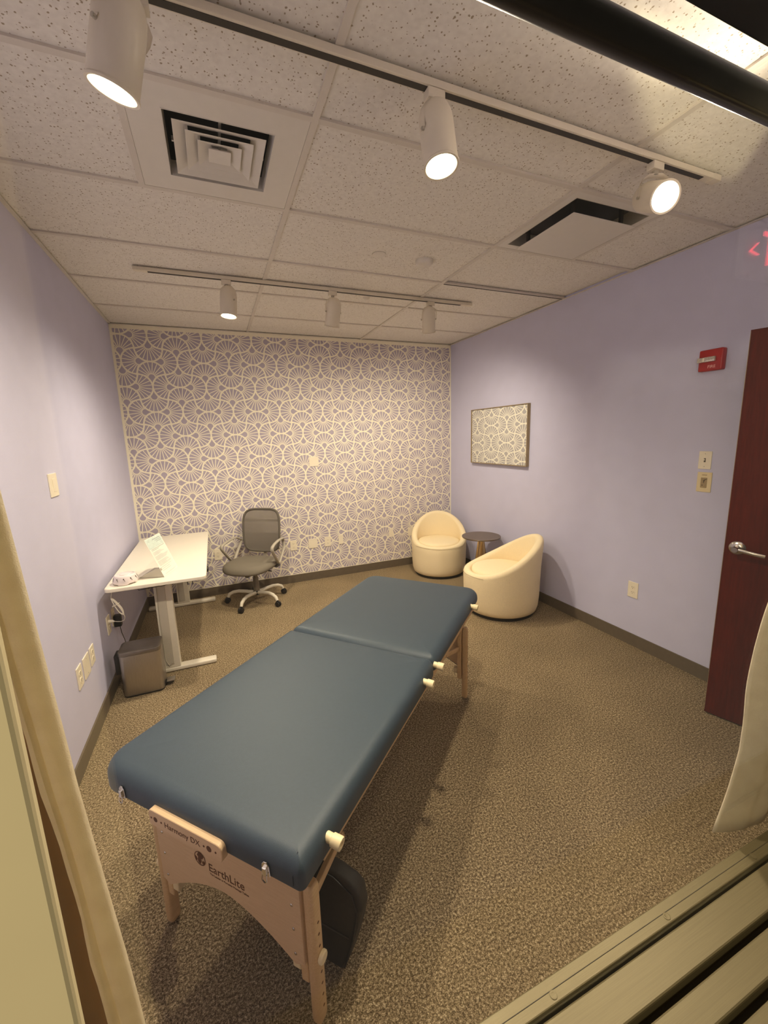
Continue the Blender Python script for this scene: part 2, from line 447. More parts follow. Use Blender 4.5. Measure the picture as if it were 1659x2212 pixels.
# curtains: (edge x at height) -> pleated cloth with thickness
def curtain(name, label, zs, edge, width, yfun, depth, waves, ph, sign, nx=70):
    mb = MB(); rings = []
    for z in zs:
        e = edge(z); r = []
        for k in range(nx + 1):
            t = k / nx
            y = yfun(z, t) + depth * math.sin(waves * 2 * PI * t + ph) * min(1, 4 * t + .15)
            r.append(Vector((e + sign * width(z) * t, y, z)))
        rings.append(r)
    bm = mb.bm; V = [[bm.verts.new(p) for p in r] for r in rings]
    for a, b in zip(V, V[1:]):
        for i in range(nx): bm.faces.new((a[i], a[i + 1], b[i + 1], b[i]))
    o = mb.build(name, 'curtain', None, True, 80)
    so = o.modifiers.new('thick', 'SOLIDIFY'); so.thickness = .003; so.offset = 0
    return tag(o, label, 'curtain')
def lerp(tab, z):
    if z <= tab[0][0]: return tab[0][1]
    for (a, va), (b, vb) in zip(tab, tab[1:]):
        if z <= b: return va + (vb - va) * (z - a) / (b - a)
    return tab[-1][1]
LE = [(.2, .655), (.986, .637), (1.084, .632), (1.173, .626), (1.311, .617), (1.358, .615), (1.6, .603), (2.0, .585)]
LI = [(.2, .626), (1.008, .604), (1.10, .598), (1.112, .5975), (1.20, .5955), (1.26, .592), (1.321, .587), (1.37, .584), (1.445, .579), (1.6, .572), (2.0, .555)]
zz = [.25 + (2.066 - .25) * k / 60 for k in range(61)]
# left curtain: a narrow folded leading edge (front leaf with a turned hem behind it)
mb = MB(); R = []
for z in zz:
    a, b = lerp(LI, z), lerp(LE, z); w = b - a; j = .0012 * math.sin(z * 23) + .0008 * math.sin(z * 61)
    R.append([Vector(p) for p in ((a + j, -4.166, z), (a + j * .7 + .002, -4.1715, z), (a + w * .22, -4.1735, z), (a + w * .34, -4.1705, z), (a + w * .42, -4.1735, z), (a + w * .7, -4.1745, z), (b - .003, -4.173, z), (b, -4.169, z), (b - .002, -4.164, z), (a + w * .5, -4.161, z))])
mb.loft(R)
lc = tag(mb.build('curtain', 'curtain', None, True, 60), 'narrow folded cream curtain edge hanging beside the brown window jamb at left', 'curtain')
RE = [(.70, 1.742), (.72, 1.751), (.775, 1.775), (.86, 1.806), (.90, 1.822), (.95, 1.826), (1.04, 1.829), (1.142, 1.836), (1.22, 1.85), (2.06, 2.02)]
z2 = [.715 + (2.066 - .715) * k / 50 for k in range(51)]
curtain('curtain', 'cream curtain panel at right whose loose hem hangs just above the metal sill', z2,
        lambda z: lerp(RE, z) + .0015 * math.sin(z * 40), lambda z: 2.46 - lerp(RE, z),
        lambda z, t: -4.151 - .026 * min(1, t * 10) + .012 * math.exp(-((z - 1.1) / .2) ** 2) * max(0, 1 - t * 12), .0045, 7, PI, 1, 90)

# ------------------------------------------------------------------ door leaf standing open along the right wall
ang = math.atan2(-.958, .286)
dr = struct(bpy.data.objects.new('door_1', None)); COL.objects.link(dr)
dr.location = (3.265, -3.326, 0); dr.rotation_euler = (0, 0, ang)        # local +x runs to the hinges, local -y faces the room's left
MB().box(0, .912, -.0, .044, .008, 2.095, .0015).build('door_leaf', 'door', dr)
hd = MB().lathe([(.034, 0), (.036, .004), (.031, .010), (.016, .013), (.014, .045), (.0155, .058), (.013, .064)], 32, frame_at((.055, 0, 1.0), (0, -1, 0))).build('door_handle', 'nickel', dr, True)
MB().tube([(.055, -.054, 1.0), (.075, -.056, .999), (.11, -.055, .994), (.15, -.050, .987), (.172, -.046, .984)], 0, 12, flat=(.0105, .006), flatdir=(0, 0, 1)).build('lever', 'nickel', hd, True)
MB().cyl((.046, -.001, .98), (.046, -.012, .978), .004).build('turn_pin', 'nickel', hd, True)
MB().box(-.0015, .001, .012, .032, .95, 1.05).build('latch_plate', 'nickel', dr)
MB().box(.0, .003, .0, .044, .02, 2.09).build('edge_band', 'frame', dr)

# ------------------------------------------------------------------ ceiling fittings
cx, cy = X1 - TILE / 2, (YT[3] + YT[4]) / 2
df = E('air_diffuser', 'square ceiling air diffuser with nested white louvre rings and dark gaps', 'air vent', (cx, cy, H))
h0, h1 = .292, .187
mb = MB()
for (a, b, c, d) in ((-h0, h0, h1, h0), (-h0, h0, -h0, -h1), (-h0, -h1, -h1, h1), (h1, h0, -h1, h1)): mb.box(a, b, c, d, .001, .010)
mb.build('face_panel', 'ceilmetal', df)
def frust(a, za, b, zb, t=.002):
    mb = MB()
    rings = [[(s * r, q * r, z) for s, q in ((-1, -1), (1, -1), (1, 1), (-1, 1))] for r, z in ((a, za), (b, zb), (b - t, zb), (a - t, za))]
    rings.append(rings[0]); return mb.loft(rings, True, False, False)
frust(.187, .0, .182, .055, .003).build('throat', 'ceilmetal', df)
for a in (.157, .117, .077): frust(a, -.004, a - .048, .016).build('louvre_ring', 'ceilmetal', df)
mb = MB(); mb.loft([[(s * r, q * r, z) for s, q in ((-1, -1), (1, -1), (1, 1), (-1, 1))] for r, z in ((.040, -.004), (.036, .002), (.003, .016))]); mb.build('centre_cap', 'ceilmetal', df)
mb = MB(); mb.box(-.004, .004, -.165, .165, .020, .035); mb.box(-.165, .165, -.004, .004, .020, .035); mb.build('cross_brace', 'ceilmetal', df)
mb = MB(); mb.box(-.19, .19, -.19, .19, .14, .15)
for (a, b, c, d) in ((-.20, -.19, -.20, .20), (.19, .20, -.20, .20), (-.20, .20, -.20, -.19), (-.20, .20, .19, .20)): mb.box(a, b, c, d, .05, .15)
mb.build('duct', 'black', df)

rx, ry = X2 + TILE / 2, cy
rp = E('return_vent', 'square return air vent with a flat white plate hung below its dark opening', 'air vent', (rx, ry, H))
mb = MB(); a0, a1 = .292, .252
for (a, b, c, d) in ((-a0, a0, a1, a0), (-a0, a0, -a0, -a1), (-a0, -a1, -a1, a1), (a1, a0, -a1, a1)): mb.box(a, b, c, d, .001, .010)
mb.build('frame', 'ceilmetal', rp)
frust(a1, .001, a1 - .01, .07, .003).build('throat', 'bottle', rp)
MB().box(-.25, .25, -.25, .25, .07, .08).build('duct', 'slot', rp)
MB().box(-.215, .215, -.200, .215, -.034, -.030, .001).build('face_plate', 'ceilmetal', rp)
for (x, y) in ((-.17, -.15), (.17, -.15), (-.17, .17), (.17, .17)): MB().box(x - .008, x + .008, y - .008, y + .008, -.03, .07).build('hanger', 'slot', rp)

sd = E('smoke_detector', 'round white smoke detector with a slotted rim on the ceiling', 'smoke detector', (2.126, -2.083, H + .008))
MB().lathe([(.056, 0), (.056, -.012), (.05, -.022), (.038, -.030), (.001, -.032)], 36).build('body', 'ceilmetal', sd, True)
for a in (-.9, -.45, 0): MB().obox(Matrix.Translation((.050 * math.sin(a) + .012, .050 * math.cos(a) - .0, -.0185)) @ Matrix.Rotation(-a, 4, 'Z'), .016, .003, .003).build('slot', 'slot', sd)
sp = MB().lathe([(.043, 0), (.043, -.004), (.040, -.006), (.001, -.0065)], 36, Matrix.Translation((1.818, -2.081, H + .008))).build('sprinkler_cover', 'ceilmetal', None, True)
tag(sp, 'flat round white sprinkler cover set in the ceiling beside the smoke detector', 'sprinkler cover')
sp2 = MB().lathe([(.026, 0), (.026, -.006), (.018, -.014), (.001, -.016)], 28, Matrix.Translation((2.015, -1.321, H + .008))).build('ceiling_sensor', 'ceilmetal', None, True)
tag(sp2, 'tiny domed white sensor on the ceiling just behind the far light track', 'sensor')

# ------------------------------------------------------------------ light tracks and spot heads
def track(label, x0, x1, y):
    t = E('light_track', label, 'light track', (0, y, H))
    MB().box(x0, x1, -.0175, .0175, -.022, -.001, .0015).build('rail', 'track', t)
    MB().box(x0 + .08, x1 - .10, -.0085, .0125, -.0232, -.0215).build('slot', 'slot', t)
    MB().box(x1 - .045, x1 + .004, -.019, .019, -.0235, -.0008, .002).build('end_cap', 'track', t)
    return t
track('long cream light track nearest the window, passing above the air diffuser', .46, 2.945, -3.288)
track('cream light track farther back, in front of the patterned wall', .417, 2.90, -1.462)

def spot_head(label, px, py, c, a, lit=True, energy=40, group='spotlight heads on the tracks', size=158, tr=0.054):
    """px,py: where the adapter sits on the track; c: centre of the lens; a: beam axis"""
    a = Vector(a).normalized(); c = Vector(c); o = E('track_spotlight', label, 'spotlight', (px, py, H - .022), 0, group)
    O = Vector((px, py, H - .022)); c = c - O
    MB().box(-.030, .030, -.017, .017, -.030, -.0018, .002).build('adapter', 'track', o)
    MB().cyl((0, 0, -.030), (0, 0, -.045), .012).build('swivel', 'bottle', o, True)
    m = frame_at(c, -a)      # local z runs from the lens to the back
    k = tr / .054
    MB().lathe([(.052 * k, .0), (.054 * k, .004), (.054 * k, .125), (.052 * k, .150), (.044 * k, .172), (.030 * k, .186), (.012 * k, .192), (.001, .193)], 40, m, False, True).build('lamp_body', 'track', o, True, 50)
    MB().lathe([(.0545 * k, .004), (.0565 * k, .0), (.0555 * k, -.004), (.049 * k, -.003), (.047 * k, .010)], 40, m, False, False).build('bezel', 'track', o, True)
    MB().lathe([(.049 * k, .0), (.0465 * k, .016)], 40, m, False, False).build('cup', 'lampcup' if lit else 'track', o, True)
    MB().lathe([(.047 * k, .014), (.0465 * k, .018)], 40, m).build('lens', 'lamp' if lit else 'track', o)
    b = c - a * .095; hdir = a.cross(Vector((0, 0, 1))).normalized()
    if hdir.length < .1: hdir = Vector((1, 0, 0))
    top = Vector((0, 0, -.045)); w = hdir * .0575 * k
    up = (top - b); pts = []
    for s in (-1, 1):
        seq = [b + w * s, b + w * s + up * .45, b + w * s * .85 + up * .78, b + w * s * .45 + up * .97]
        pts += seq if s < 0 else seq[::-1]
    pts.insert(4, top)
    wd = hdir.cross(up).normalized()
    MB().tube(pts, 0, 8, flat=(.011, .0018), flatdir=wd).build('yoke', 'track', o, True, 60)
    for s in (-1, 1): MB().cyl(b + w * s * .93, b + w * s * 1.08, .005, seg=12).build('pivot_screw', 'bottle', o, True)
    ld = bpy.data.lights.new('spot_lamp', 'SPOT'); ld.energy = energy; ld.color = (1.0, .845, .635); ld.spot_size = math.radians(size); ld.spot_blend = 1.0; ld.shadow_soft_size = .04
    lo = bpy.data.objects.new('spot_lamp', ld); COL.objects.link(lo)
    lo.location = O + c + a * .012; lo.rotation_euler = (-a).to_track_quat('Z', 'Y').to_euler()
    return o
G = 'spotlight heads on the tracks'
EN = 122
spot_head('large lit spotlight head nearest the camera, hanging above the air diffuser', .700, -3.288, (.636, -3.346, 2.445), (-.263, .213, -.941), True, EN * .85)
spot_head('glowing spotlight head at the middle of the near light track', 1.522, -3.288, (1.518, -3.335, 2.464), (.034, -.18, -.983), True, EN * .8)
spot_head('glowing spotlight head by the right end of the near light track', 2.551, -3.288, (2.475, -3.393, 2.511), (-.37, -.815, -.445), True, EN * .8)
spot_head('lit spotlight head on the far track, above the grey office chair', .958, -1.462, (.954, -1.483, 2.467), (-.08, -.057, -.995), True, EN * .85)
spot_head('spotlight head seen from behind at the middle of the far track', 1.694, -1.462, (1.683, -1.440, 2.464), (-.056, .393, -.918), True, EN * .62)
spot_head('spotlight head seen from behind near the right end of the far track', 2.514, -1.462, (2.512, -1.430, 2.476), (.186, .350, -.918), True, EN * .8)

# ------------------------------------------------------------------ massage table
T = E('massage_table', 'blue padded massage table on a folding pale wooden frame', 'massage table', (.875, -3.844, 0), .7396)
L, WD, SEAM, ZT, ZB = 1.835, .787, .945, .700, .625
cu1 = slab(MB(), 0, SEAM + .004, .020, WD, ZB - .004, ZT, [.016, .03, .03, .085], .042, .006, 8, .004).build('cushion', 'vinyl', T, True, 60)
cu2 = slab(MB(), SEAM - .004, L, .018, WD, ZB, ZT, [.03, .085, .085, .03], .045, .018, 8, .004).build('cushion', 'vinyl', T, True, 60)
MB().tube([(-.0006, .046, .634), (-.0006, .046, .657), (.012, .047, .686), (.026, .048, .6965)], .0012, 6).build('corner_seam', 'seam', cu1)
for y in (.034, WD - .034 - .022): MB().box(.105, SEAM - .004, y, y + .022, .588, ZB + .004, .002).build('side_rail', 'maple', T); MB().box(SEAM + .004, L - .10, y, y + .022, .588, ZB + .004, .002).build('side_rail', 'maple', T)
for x in (.105, L - .127): MB().box(x, x + .022, .056, WD - .056, .588, ZB + .003, .002).build('end_rail', 'maple', T)
for y in (.30, WD - .32): MB().box(.012, .106, y, y + .02, .600, ZB + .003, .002).build('rail_stub', 'maple', T)
# headrest outlet bar with its holes and name
hb = MB().prism(rrect(.252, .522, .607, .657, [.012, .004, .012, .016], 4), axes((.004, 0, 0), (0, 1, 0), (0, 0, 1)).copy(), -.020, .0015, 1).build('headrest_bar', 'maple2', T)
NX = axes((0, 0, 0), (0, -1, 0), (0, 0, 1))            # text facing the near end: reads along -y
for y, r in ((.495, .0075), (.295, .0085)): MB().cyl((-.0165, y, .632), (-.0150, y, .632), r, seg=20).build('peg_hole', 'burn', hb)
for y in (.512, .472, .313, .272): MB().cyl((-.0165, y, .632), (-.0150, y, .632), .0030, seg=12).build('bolt_hole', 'burn', hb)
text_mesh('lettering', 'Harmony DX', .024, 'burn', axes((-.0162, .460, .6235), (0, -1, 0), (0, 0, 1)), hb, .0003)

def end_unit(s):
    """folding end: panel and two legs; s=+1 near end, -1 far end"""
    X = (lambda x: x) if s > 0 else (lambda x: L - x)
    e = .016 if s > 0 else 0
    poly = [(.100 + e, .629), (.100 + e, .215)]
    for k in range(21):
        t = k / 20; y = .132 + e + (WD - .264 - e) * t; q = abs(2 * t - 1)
        poly.append((y, .305 - .105 * q ** 1.7 - (.0 if q < .99 else 0)))
    poly += [(WD - .100, .215), (WD - .100, .629)]
    m = axes((X(.094), 0, 0), (0, 1, 0), (0, 0, 1))
    p = MB().prism(poly, m, .009 * s, .0008, 1).build('end_panel', 'maple2', T)
    for y in (.128 + e, WD - .128):
        for z in (.405, .325, .240, .500): MB().lathe([(.0048, 0), (.0048, .001), (.003, .0025), (.001, .0028)], 14, frame_at((X(.094), y, z), (-s, 0, 0))).build('screw', 'chrome', p, True)
    for side in (0, 1):
        Y = (lambda y: y + e) if side == 0 else (lambda y: WD - y)
        y0, y1 = sorted((Y(.098), Y(.124)))
        lg = MB().box(*sorted((X(.104), X(.146))), y0, y1, .135, .60, .004).build('leg', 'maple', T)
        cy2 = Y(.081); lo = MB()
        ring = lambda z, sc: [(X(.120) + s * px * sc, cy2 + py * sc, z) for px, py in rrect(-.021, .021, -.0165, .0165, .012, 4)]
        lo.loft([ring(0, .55), ring(.006, .85), ring(.018, 1), ring(.455, 1), ring(.468, .86), ring(.474, .6)])
        ex = lo.build('leg_extension', 'maple', lg, True, 45)
        for z in (.06, .10, .14, .18, .22, .27, .31, .35): MB().cyl((X(.120), Y(.0642), z), (X(.120), Y(.0660), z), .004, seg=10).build('adjust_hole', 'burn', ex)
        kb = MB().lathe([(.014, 0), (.017, .003), (.017, .011), (.014, .014)], 12, frame_at((X(.120), Y(.0650), .235), (0, -1 if side == 0 else 1, 0))).build('leg_knob', 'cream_plastic', lg, True)
        MB().box(X(.120) - .016, X(.120) + .016, *sorted((Y(.124), Y(.152))), .165, .200, .004).build('leg_block', 'cream_plastic', lg)
    return p
ep = end_unit(1); end_unit(-1)
# brand mark on the near panel
text_mesh('lettering', 'EarthLite', .040, 'burn', axes((.0936, .458, .358), (0, -1, 0), (0, 0, 1)), ep, .0003, sx=.98)
mk = MB(); zc, yc = .385, .491; n = 30
mk.loft([[(.0932, yc + r * math.cos(2 * PI * k / n), zc + r * 1.06 * math.sin(2 * PI * k / n)) for k in range(n)] for r in (.0235, .0205)], True, False, False)
land = [(-.004, .021), (.006, .020), (.016, .012), (.012, .003), (.004, .0), (.006, -.008), (.000, -.020), (-.007, -.016), (-.010, -.004), (-.006, .004), (-.012, .010)]
mk.prism([(-x, y) for x, y in land][::-1], axes((.0934, yc, zc), (0, 1, 0), (0, 0, 1)), -.0006)
land2 = [(-.021, .004), (-.014, .000), (-.012, -.008), (-.016, -.014), (-.021, -.006)]
mk.prism([(-x, y) for x, y in land2][::-1], axes((.0934, yc, zc), (0, 1, 0), (0, 0, 1)), -.0006)
land3 = [(.010, -.006), (.017, -.003), (.019, -.010), (.012, -.017), (.008, -.012)]
mk.prism([(-x, y) for x, y in land3][::-1], axes((.0934, yc, zc), (0, 1, 0), (0, 0, 1)), -.0006)
mk.build('globe_logo', 'burn', ep)
text_mesh('tagline', 'The Leader in Portable Massage Tables', .0098, 'burn', axes((.0936, .455, .3445), (0, -1, 0), (0, 0, 1)), ep, .0002)
# latches
for y in (.124, .656):
    la = MB().prism([(-.013, -.016), (.013, -.016), (.011, .012), (.004, .021), (-.004, .021), (-.011, .012)], axes((-.001, y, .642), (0, 1, 0), (0, 0, 1)), -.003, .001, 1).build('latch', 'chrome', T)
    MB().box(-.010, -.003, y - .006, y + .006, .630, .652, .002).build('latch_lever', 'chrome', la)
    MB().tube([(-.008, y + .006, .634), (-.010, y + .007, .618), (-.009, y, .611), (-.010, y - .007, .618), (-.008, y - .006, .634)], .0016, 8).build('latch_loop', 'chrome', la, True)
# bolster pegs along the visible long side
for x in (.109, .815, .950, 1.610):
    p0 = (x, .026, .664); d = (0, -1, -.12)
    MB().lathe([(.0125, 0), (.0125, .016), (.0155, .018), (.0165, .040), (.0150, .044), (.008, .044), (.007, .036), (.001, .036)], 24, frame_at(p0, d)).build('side_peg', 'cream_plastic', T, True)
# folding braces and cables under the top
for side in (0, 1):
    y = .128 if side == 0 else WD - .128
    MB().bar((.14, y, .352), (.326, y, .402), .018, .026, .003).build('brace', 'maple', T)
    MB().bar((L - .13, y - (.012 if side == 0 else -.012), .33), (L - .42, y - (.012 if side == 0 else -.012), .44), .012, .026, .003).build('brace', 'maple', T)
    MB().tube([(L - .13, y, .22), (L - .42, y, .44), (SEAM, y, .57)], .0018, 6).build('cable', 'darkgrey', T)

# black padded bolster standing under the near end
bo = E('bolster', 'black padded bolster standing on the carpet under the near end of the massage table', 'bolster', (.875, -3.844, 0), .7396)
poly = [(.090, 0), (.068, .06), (.030, .20), (.014, .268), (.022, .325), (.045, .345), (.100, .360), (.300, .366), (.420, .350), (.450, .30), (.450, .03), (.440, 0)]
MB().prism(poly, axes((.235, 0, 0), (0, 1, 0), (0, 0, 1)), .052, .012, 3).build('padding', 'blackpad', bo, True, 50)
MB().tube([(.2325, .080, .028), (.2325, .045, .155), (.2325, .027, .262), (.2325, .040, .318), (.2325, .105, .352), (.2325, .300, .361)], .0022, 6).build('piping', 'blackplastic', bo, True)
MB().tube([(.2325, .060, .150), (.2325, .25, .150), (.2325, .43, .150)], .0018, 6).build('piping', 'darkgrey', bo, True)

# ------------------------------------------------------------------ office chair
oc = E('office_chair', 'grey mesh-back office chair on a white five-star base with black casters', 'chair', (1.045, -.385, 0), math.radians(-33))
r33 = math.radians(33)
MB().lathe([(.030, .075), (.034, .080), (.034, .115), (.026, .125)], 24).build('hub', 'blackplastic', oc, True)
for k in range(5):
    a = math.radians(18 + 72 * k) + r33; c, s = math.cos(a), math.sin(a)
    pts = [(.03 * c, .03 * s, .100), (.10 * c, .10 * s, .112), (.18 * c, .18 * s, .120), (.235 * c, .235 * s, .112), (.275 * c, .275 * s, .092), (.290 * c, .290 * s, .062)]
    lg = MB().tube(pts, [.019, .018, .017, .017, .0165, .015], 12).build('base_leg', 'whitemetal', oc, True)
    q = Vector((.292 * c, .292 * s, 0)); tt = Vector((-s, c, 0))
    mb = MB()
    for o_ in (-1, 1): mb.lathe([(.020, -.009), (.026, -.006), (.026, .006), (.020, .009)], 20, frame_at(q + tt * (.013 * o_) + Vector((c, s, 0)) * .008 + Vector((0, 0, .0262)), tt))
    mb.cyl(q + Vector((0, 0, .03)), q + Vector((0, 0, .064)), .011)
    mb.lathe([(.030, -.004), (.0275, .004)], 20, frame_at(q + Vector((c, s, 0)) * .006 + Vector((0, 0, .030)), tt))
    mb.build('caster', 'blackplastic', lg, True)
MB().lathe([(.030, .110), (.031, .20), (.029, .205), (.026, .26), (.022, .262), (.022, .33)], 24).build('gas_column', 'greymetal', oc, True)
MB().box(-.075, .075, -.13, .09, .325, .375, .012).build('tilt_mechanism', 'blackplastic', oc, True)
MB().tube([(.06, -.02, .345), (.15, -.03, .345), (.20, -.03, .34)], .006).build('lift_lever', 'blackplastic', oc, True)
MB().lathe([(.02, 0), (.026, .01), (.026, .04), (.018, .05)], 16, frame_at((0, -.15, .36), (0, -.1, -1))).build('tension_knob', 'blackplastic', oc, True)
# seat: rounded, waterfall front
mb = MB(); rings = []
sh = lambda sc, z, dz: [(.245 * sc * math.copysign(abs(math.cos(t)) ** .72, math.cos(t)), -.075 + .235 * sc * math.copysign(abs(math.sin(t)) ** .72, math.sin(t)), z + dz * (max(0, -math.sin(t)) ** 2)) for t in [2 * PI * k / 48 for k in range(48)]]
for sc, z, dz in ((.80, .382, -.010), (.94, .386, -.018), (1.0, .402, -.026), (1.0, .418, -.026), (.975, .436, -.022), (.90, .449, -.014), (.75, .456, -.006), (.4, .458, 0), (.02, .457, 0)): rings.append(sh(sc, z, dz))
mb.loft(rings).build('seat', 'greyfab', oc, True, 70)
# back: curved mesh panel with a solid rim
def bp(u, v, off=0):
    """u in -1..1 across, v 0..1 up"""
    wd = (.205 + .012 * math.sin(v * PI) - .012 * (1 - v)); x = u * wd
    y = .215 - .020 * math.cos(u * 1.2) + .03 * (u * u) * -1 + .055 * (v - .35) ** 2 + .045 * v + off
    return (x, y, .475 + .455 * v)
out = []
for k in range(64):
    t = 2 * PI * k / 64; cu, cv = math.cos(t), math.sin(t)
    out.append((math.copysign(abs(cu) ** .42, cu), .5 + .5 * math.copysign(abs(cv) ** .42, cv)))
mb = MB(); rr = []
for sc in (1.0, .8, .6, .4, .2, .02): rr.append([bp(u * sc, .5 + (v - .5) * sc, 0) for u, v in out])
bm = mb.bm
mb.loft(rr, True, False, True); bk = mb.build('backrest', 'meshfab', oc, True, 80)
MB().tube([bp(u * .97, .5 + (v - .5) * .97, 0) for u, v in out], 0, 8, closed=True, flat=(.012, .012)).build('back_rim', 'greytrim', bk, True)
mb = MB(); mb.loft([[bp(u * .86, .04 + .40 * w, .006) for u in [-1 + k / 8 for k in range(17)]] for w in [j / 6 for j in range(7)]], False)
mb.build('lumbar_panel', 'greytrim', bk, True, 80)
mb = MB(); mb.loft([[bp(u * .93, .70 + .05 * w, .006) for u in [-1 + k / 8 for k in range(17)]] for w in (0, .5, 1)], False); mb.build('cross_strap', 'greytrim', bk, True, 80)
MB().tube([(0, .10, .365), (0, .20, .385), (0, .262, .45), (0, .262, .56), (0, .268, .64)], 0, 10, flat=(.022, .010), flatdir=(1, 0, 0)).build('back_support', 'whitemetal', oc, True)
MB().tube([(-.20, .20, .52), (-.10, .235, .495), (0, .25, .485), (.10, .235, .495), (.20, .20, .52)], 0, 10, flat=(.016, .009), flatdir=(0, 0, 1)).build('back_support', 'whitemetal', oc, True)
for s in (-1, 1):
    x = .262 * s
    P = [(x * .90, .205, .600), (x, .14, .640), (x, .04, .640), (x * 1.02, -.06, .628), (x * 1.03, -.115, .612), (x * 1.03, -.128, .588), (x * 1.02, -.105, .555), (x, -.04, .478), (x * .97, .01, .420), (x * .96, .035, .408), (x * .96, .06, .418), (x * .97, .12, .480), (x * .96, .19, .545)]
    MB().tube(P, 0, 10, closed=True, flat=(.017, .011), flatdir=(1, 0, 0)).build('armrest', 'bottle', oc, True, 70)
    MB().box(*sorted((.12 * s, x * .97)), .0, .06, .372, .392, .004).build('arm_bracket', 'darkgrey', oc)

# ------------------------------------------------------------------ desk
dk = E('standing_desk', 'white standing desk with T-legs against the lavender left wall', 'desk', (.34, -.89, 0))
slab(MB(), -.297, .303, -.770, .760, .712, .737, .035, .006, .004, 6).build('desktop', 'desk', dk, True, 50)
for y in (-.570, .732):
    sgn = 1
    MB().box(-.31, .303, y - .034, y + .034, .002, .034, .010, 3).build('foot', 'whitemetal', dk, True)
    c = MB().box(-.048, .062, y - .030, y + .030, .034, .69, .003).build('column', 'whitemetal', dk)
    MB().box(-.030, .022, y - .0345, y - .028, .06, .655, .001).build('column_inlay', 'deskgrey', c)
    MB().box(-.18, .22, y - .03, y + .03, .690, .712, .002).build('top_bracket', 'whitemetal', dk)
MB().box(-.04, .03, -.54, .70, .655, .69, .002).build('cross_beam', 'whitemetal', dk)
MB().tube([(-.028, -.608, .66), (-.034, -.606, .40), (-.030, -.606, .10), (-.01, -.608, .055), (.012, -.607, .075)], .003, 8).build('cable', 'bottle', dk, True)
hk = MB(); hk.tube([(.182, -.745, .712), (.182, -.745, .684)], .0028, 8); hk.tube([(.213, -.745, .712), (.213, -.745, .680)], .0028, 8); hk.tube([(.180, -.745, .709), (.215, -.745, .709)], .003, 8)
hk.build('hook', 'blackplastic', dk)
MB().tube([(-.11, -.752, .706), (-.108, -.752, .699), (.01, -.745, .703), (.02, -.74, .711)], .0025, 8).build('cable_clip', 'blackplastic', dk)
MB().tube([(.0, -.748, .711), (.02, -.748, .700), (.05, -.748, .705), (.085, -.748, .711)], .002, 8).build('cable_clip', 'blackplastic', dk)
MB().box(.285, .312, -.52, -.44, .688, .712, .003).build('height_control', 'blackplastic', dk)

# paper sign leaning in a clear stand
A = Vector((.379, -1.56, .738)); B = Vector((.447, -1.345, .738)); nn = Vector((.954, -.30, 0)); ta = math.radians(21)
up = (Vector((0, 0, math.cos(ta))) - nn * math.sin(ta)); xd = (B - A).normalized()
sg = E('table_sign', 'printed paper sign leaning back in a clear stand on the white desk', 'sign', A)
fm = axes((0, 0, 0), xd, up)
MB().prism([(0, 0), (.2255, 0), (.2255, .28), (0, .28)], fm, .0012).build('sheet', 'paper', sg)
MB().prism([(.004, .205), (.2215, .205), (.2215, .276), (.004, .276)], fm @ Matrix.Translation((0, 0, .0013)), .0003).build('header_print', 'papergreen', sg)
pr = MB()
def ln(x0, x1, y, h): pr.prism([(x0, y), (x1, y), (x1, y + h), (x0, y + h)], fm @ Matrix.Translation((0, 0, .0017)), .0002)
ln(.09, .205, .258, .004); ln(.12, .205, .247, .003); ln(.13, .205, .237, .003); ln(.02, .21, .198, .003); ln(.02, .12, .190, .0025)
y = .176; rnd = random.Random(3)
while y > .03:
    ln(.02, .10 + rnd.random() * .11, y, .0016); y -= .0062 if rnd.random() < .8 else .0125
ln(.03, .19, .012, .0015)
pr.build('printed_text', 'print', sg)
# clear wedge stand behind the sheet
back = MB(); q0 = -nn * .165
tri = [(0, 0), (-.165, .0), (-.012, .055)]
mst = axes((0, 0, -.0005), -nn, (0, 0, 1))
back.prism([(0, 0), (.165, 0), (.165, .0025), (.045, .062), (.022, .062)], axes((0, 0, 0), -nn, (0, 0, 1)), .02)
ob = back.build('stand', 'acrylic', sg)
MB().prism([(0, 0), (.165, 0), (.165, .003), (0, .003)], axes((0, 0, 0), -nn, (0, 0, 1)), .2255).build('stand_foot', 'acrylic', sg)

# sound machine
sm = E('sound_machine', 'small round off-white sound machine at the near corner of the desk', 'sound machine', (.152, -1.560, .7375), math.radians(20))
mb = MB()
def wob(r, z, dip): return [((r + .0 * k) * math.cos(t), r * math.sin(t), z + (dip if (math.sin(4 * t) > .3) else 0)) for k, t in enumerate([2 * PI * j / 64 for j in range(64)])]
mb.loft([wob(.060, .0035, .006), wob(.070, .002, .006), wob(.0725, .014, 0), wob(.072, .022, 0), wob(.064, .052, 0), wob(.060, .058, 0), wob(.0555, .060, 0), wob(.054, .057, 0), wob(.010, .057, 0)]).build('shell', 'pinkwhite', sm, True, 50)
MB().lathe([(.030, .057), (.029, .0605), (.02, .062), (.001, .062)], 30).build('dial', 'pinkwhite', sm, True)
for k in range(7):
    t = -PI / 2 - 1.25 + .6 * k - math.radians(20) + .1
    d = Vector((math.cos(t), math.sin(t), 0))
    mb = MB(); mb.lathe([(.0036, -.003), (.0036, .0012)], 12, frame_at(d * .0675 + Vector((0, 0, .042)), d))
    tt = Vector((-d.y, d.x, 0)); mb.bar(d * .0685 + Vector((0, 0, .041)), d * .0715 + tt * .008 + Vector((0, 0, .028)), .0016, .002)
    mb.build('vent', 'ink', sm)

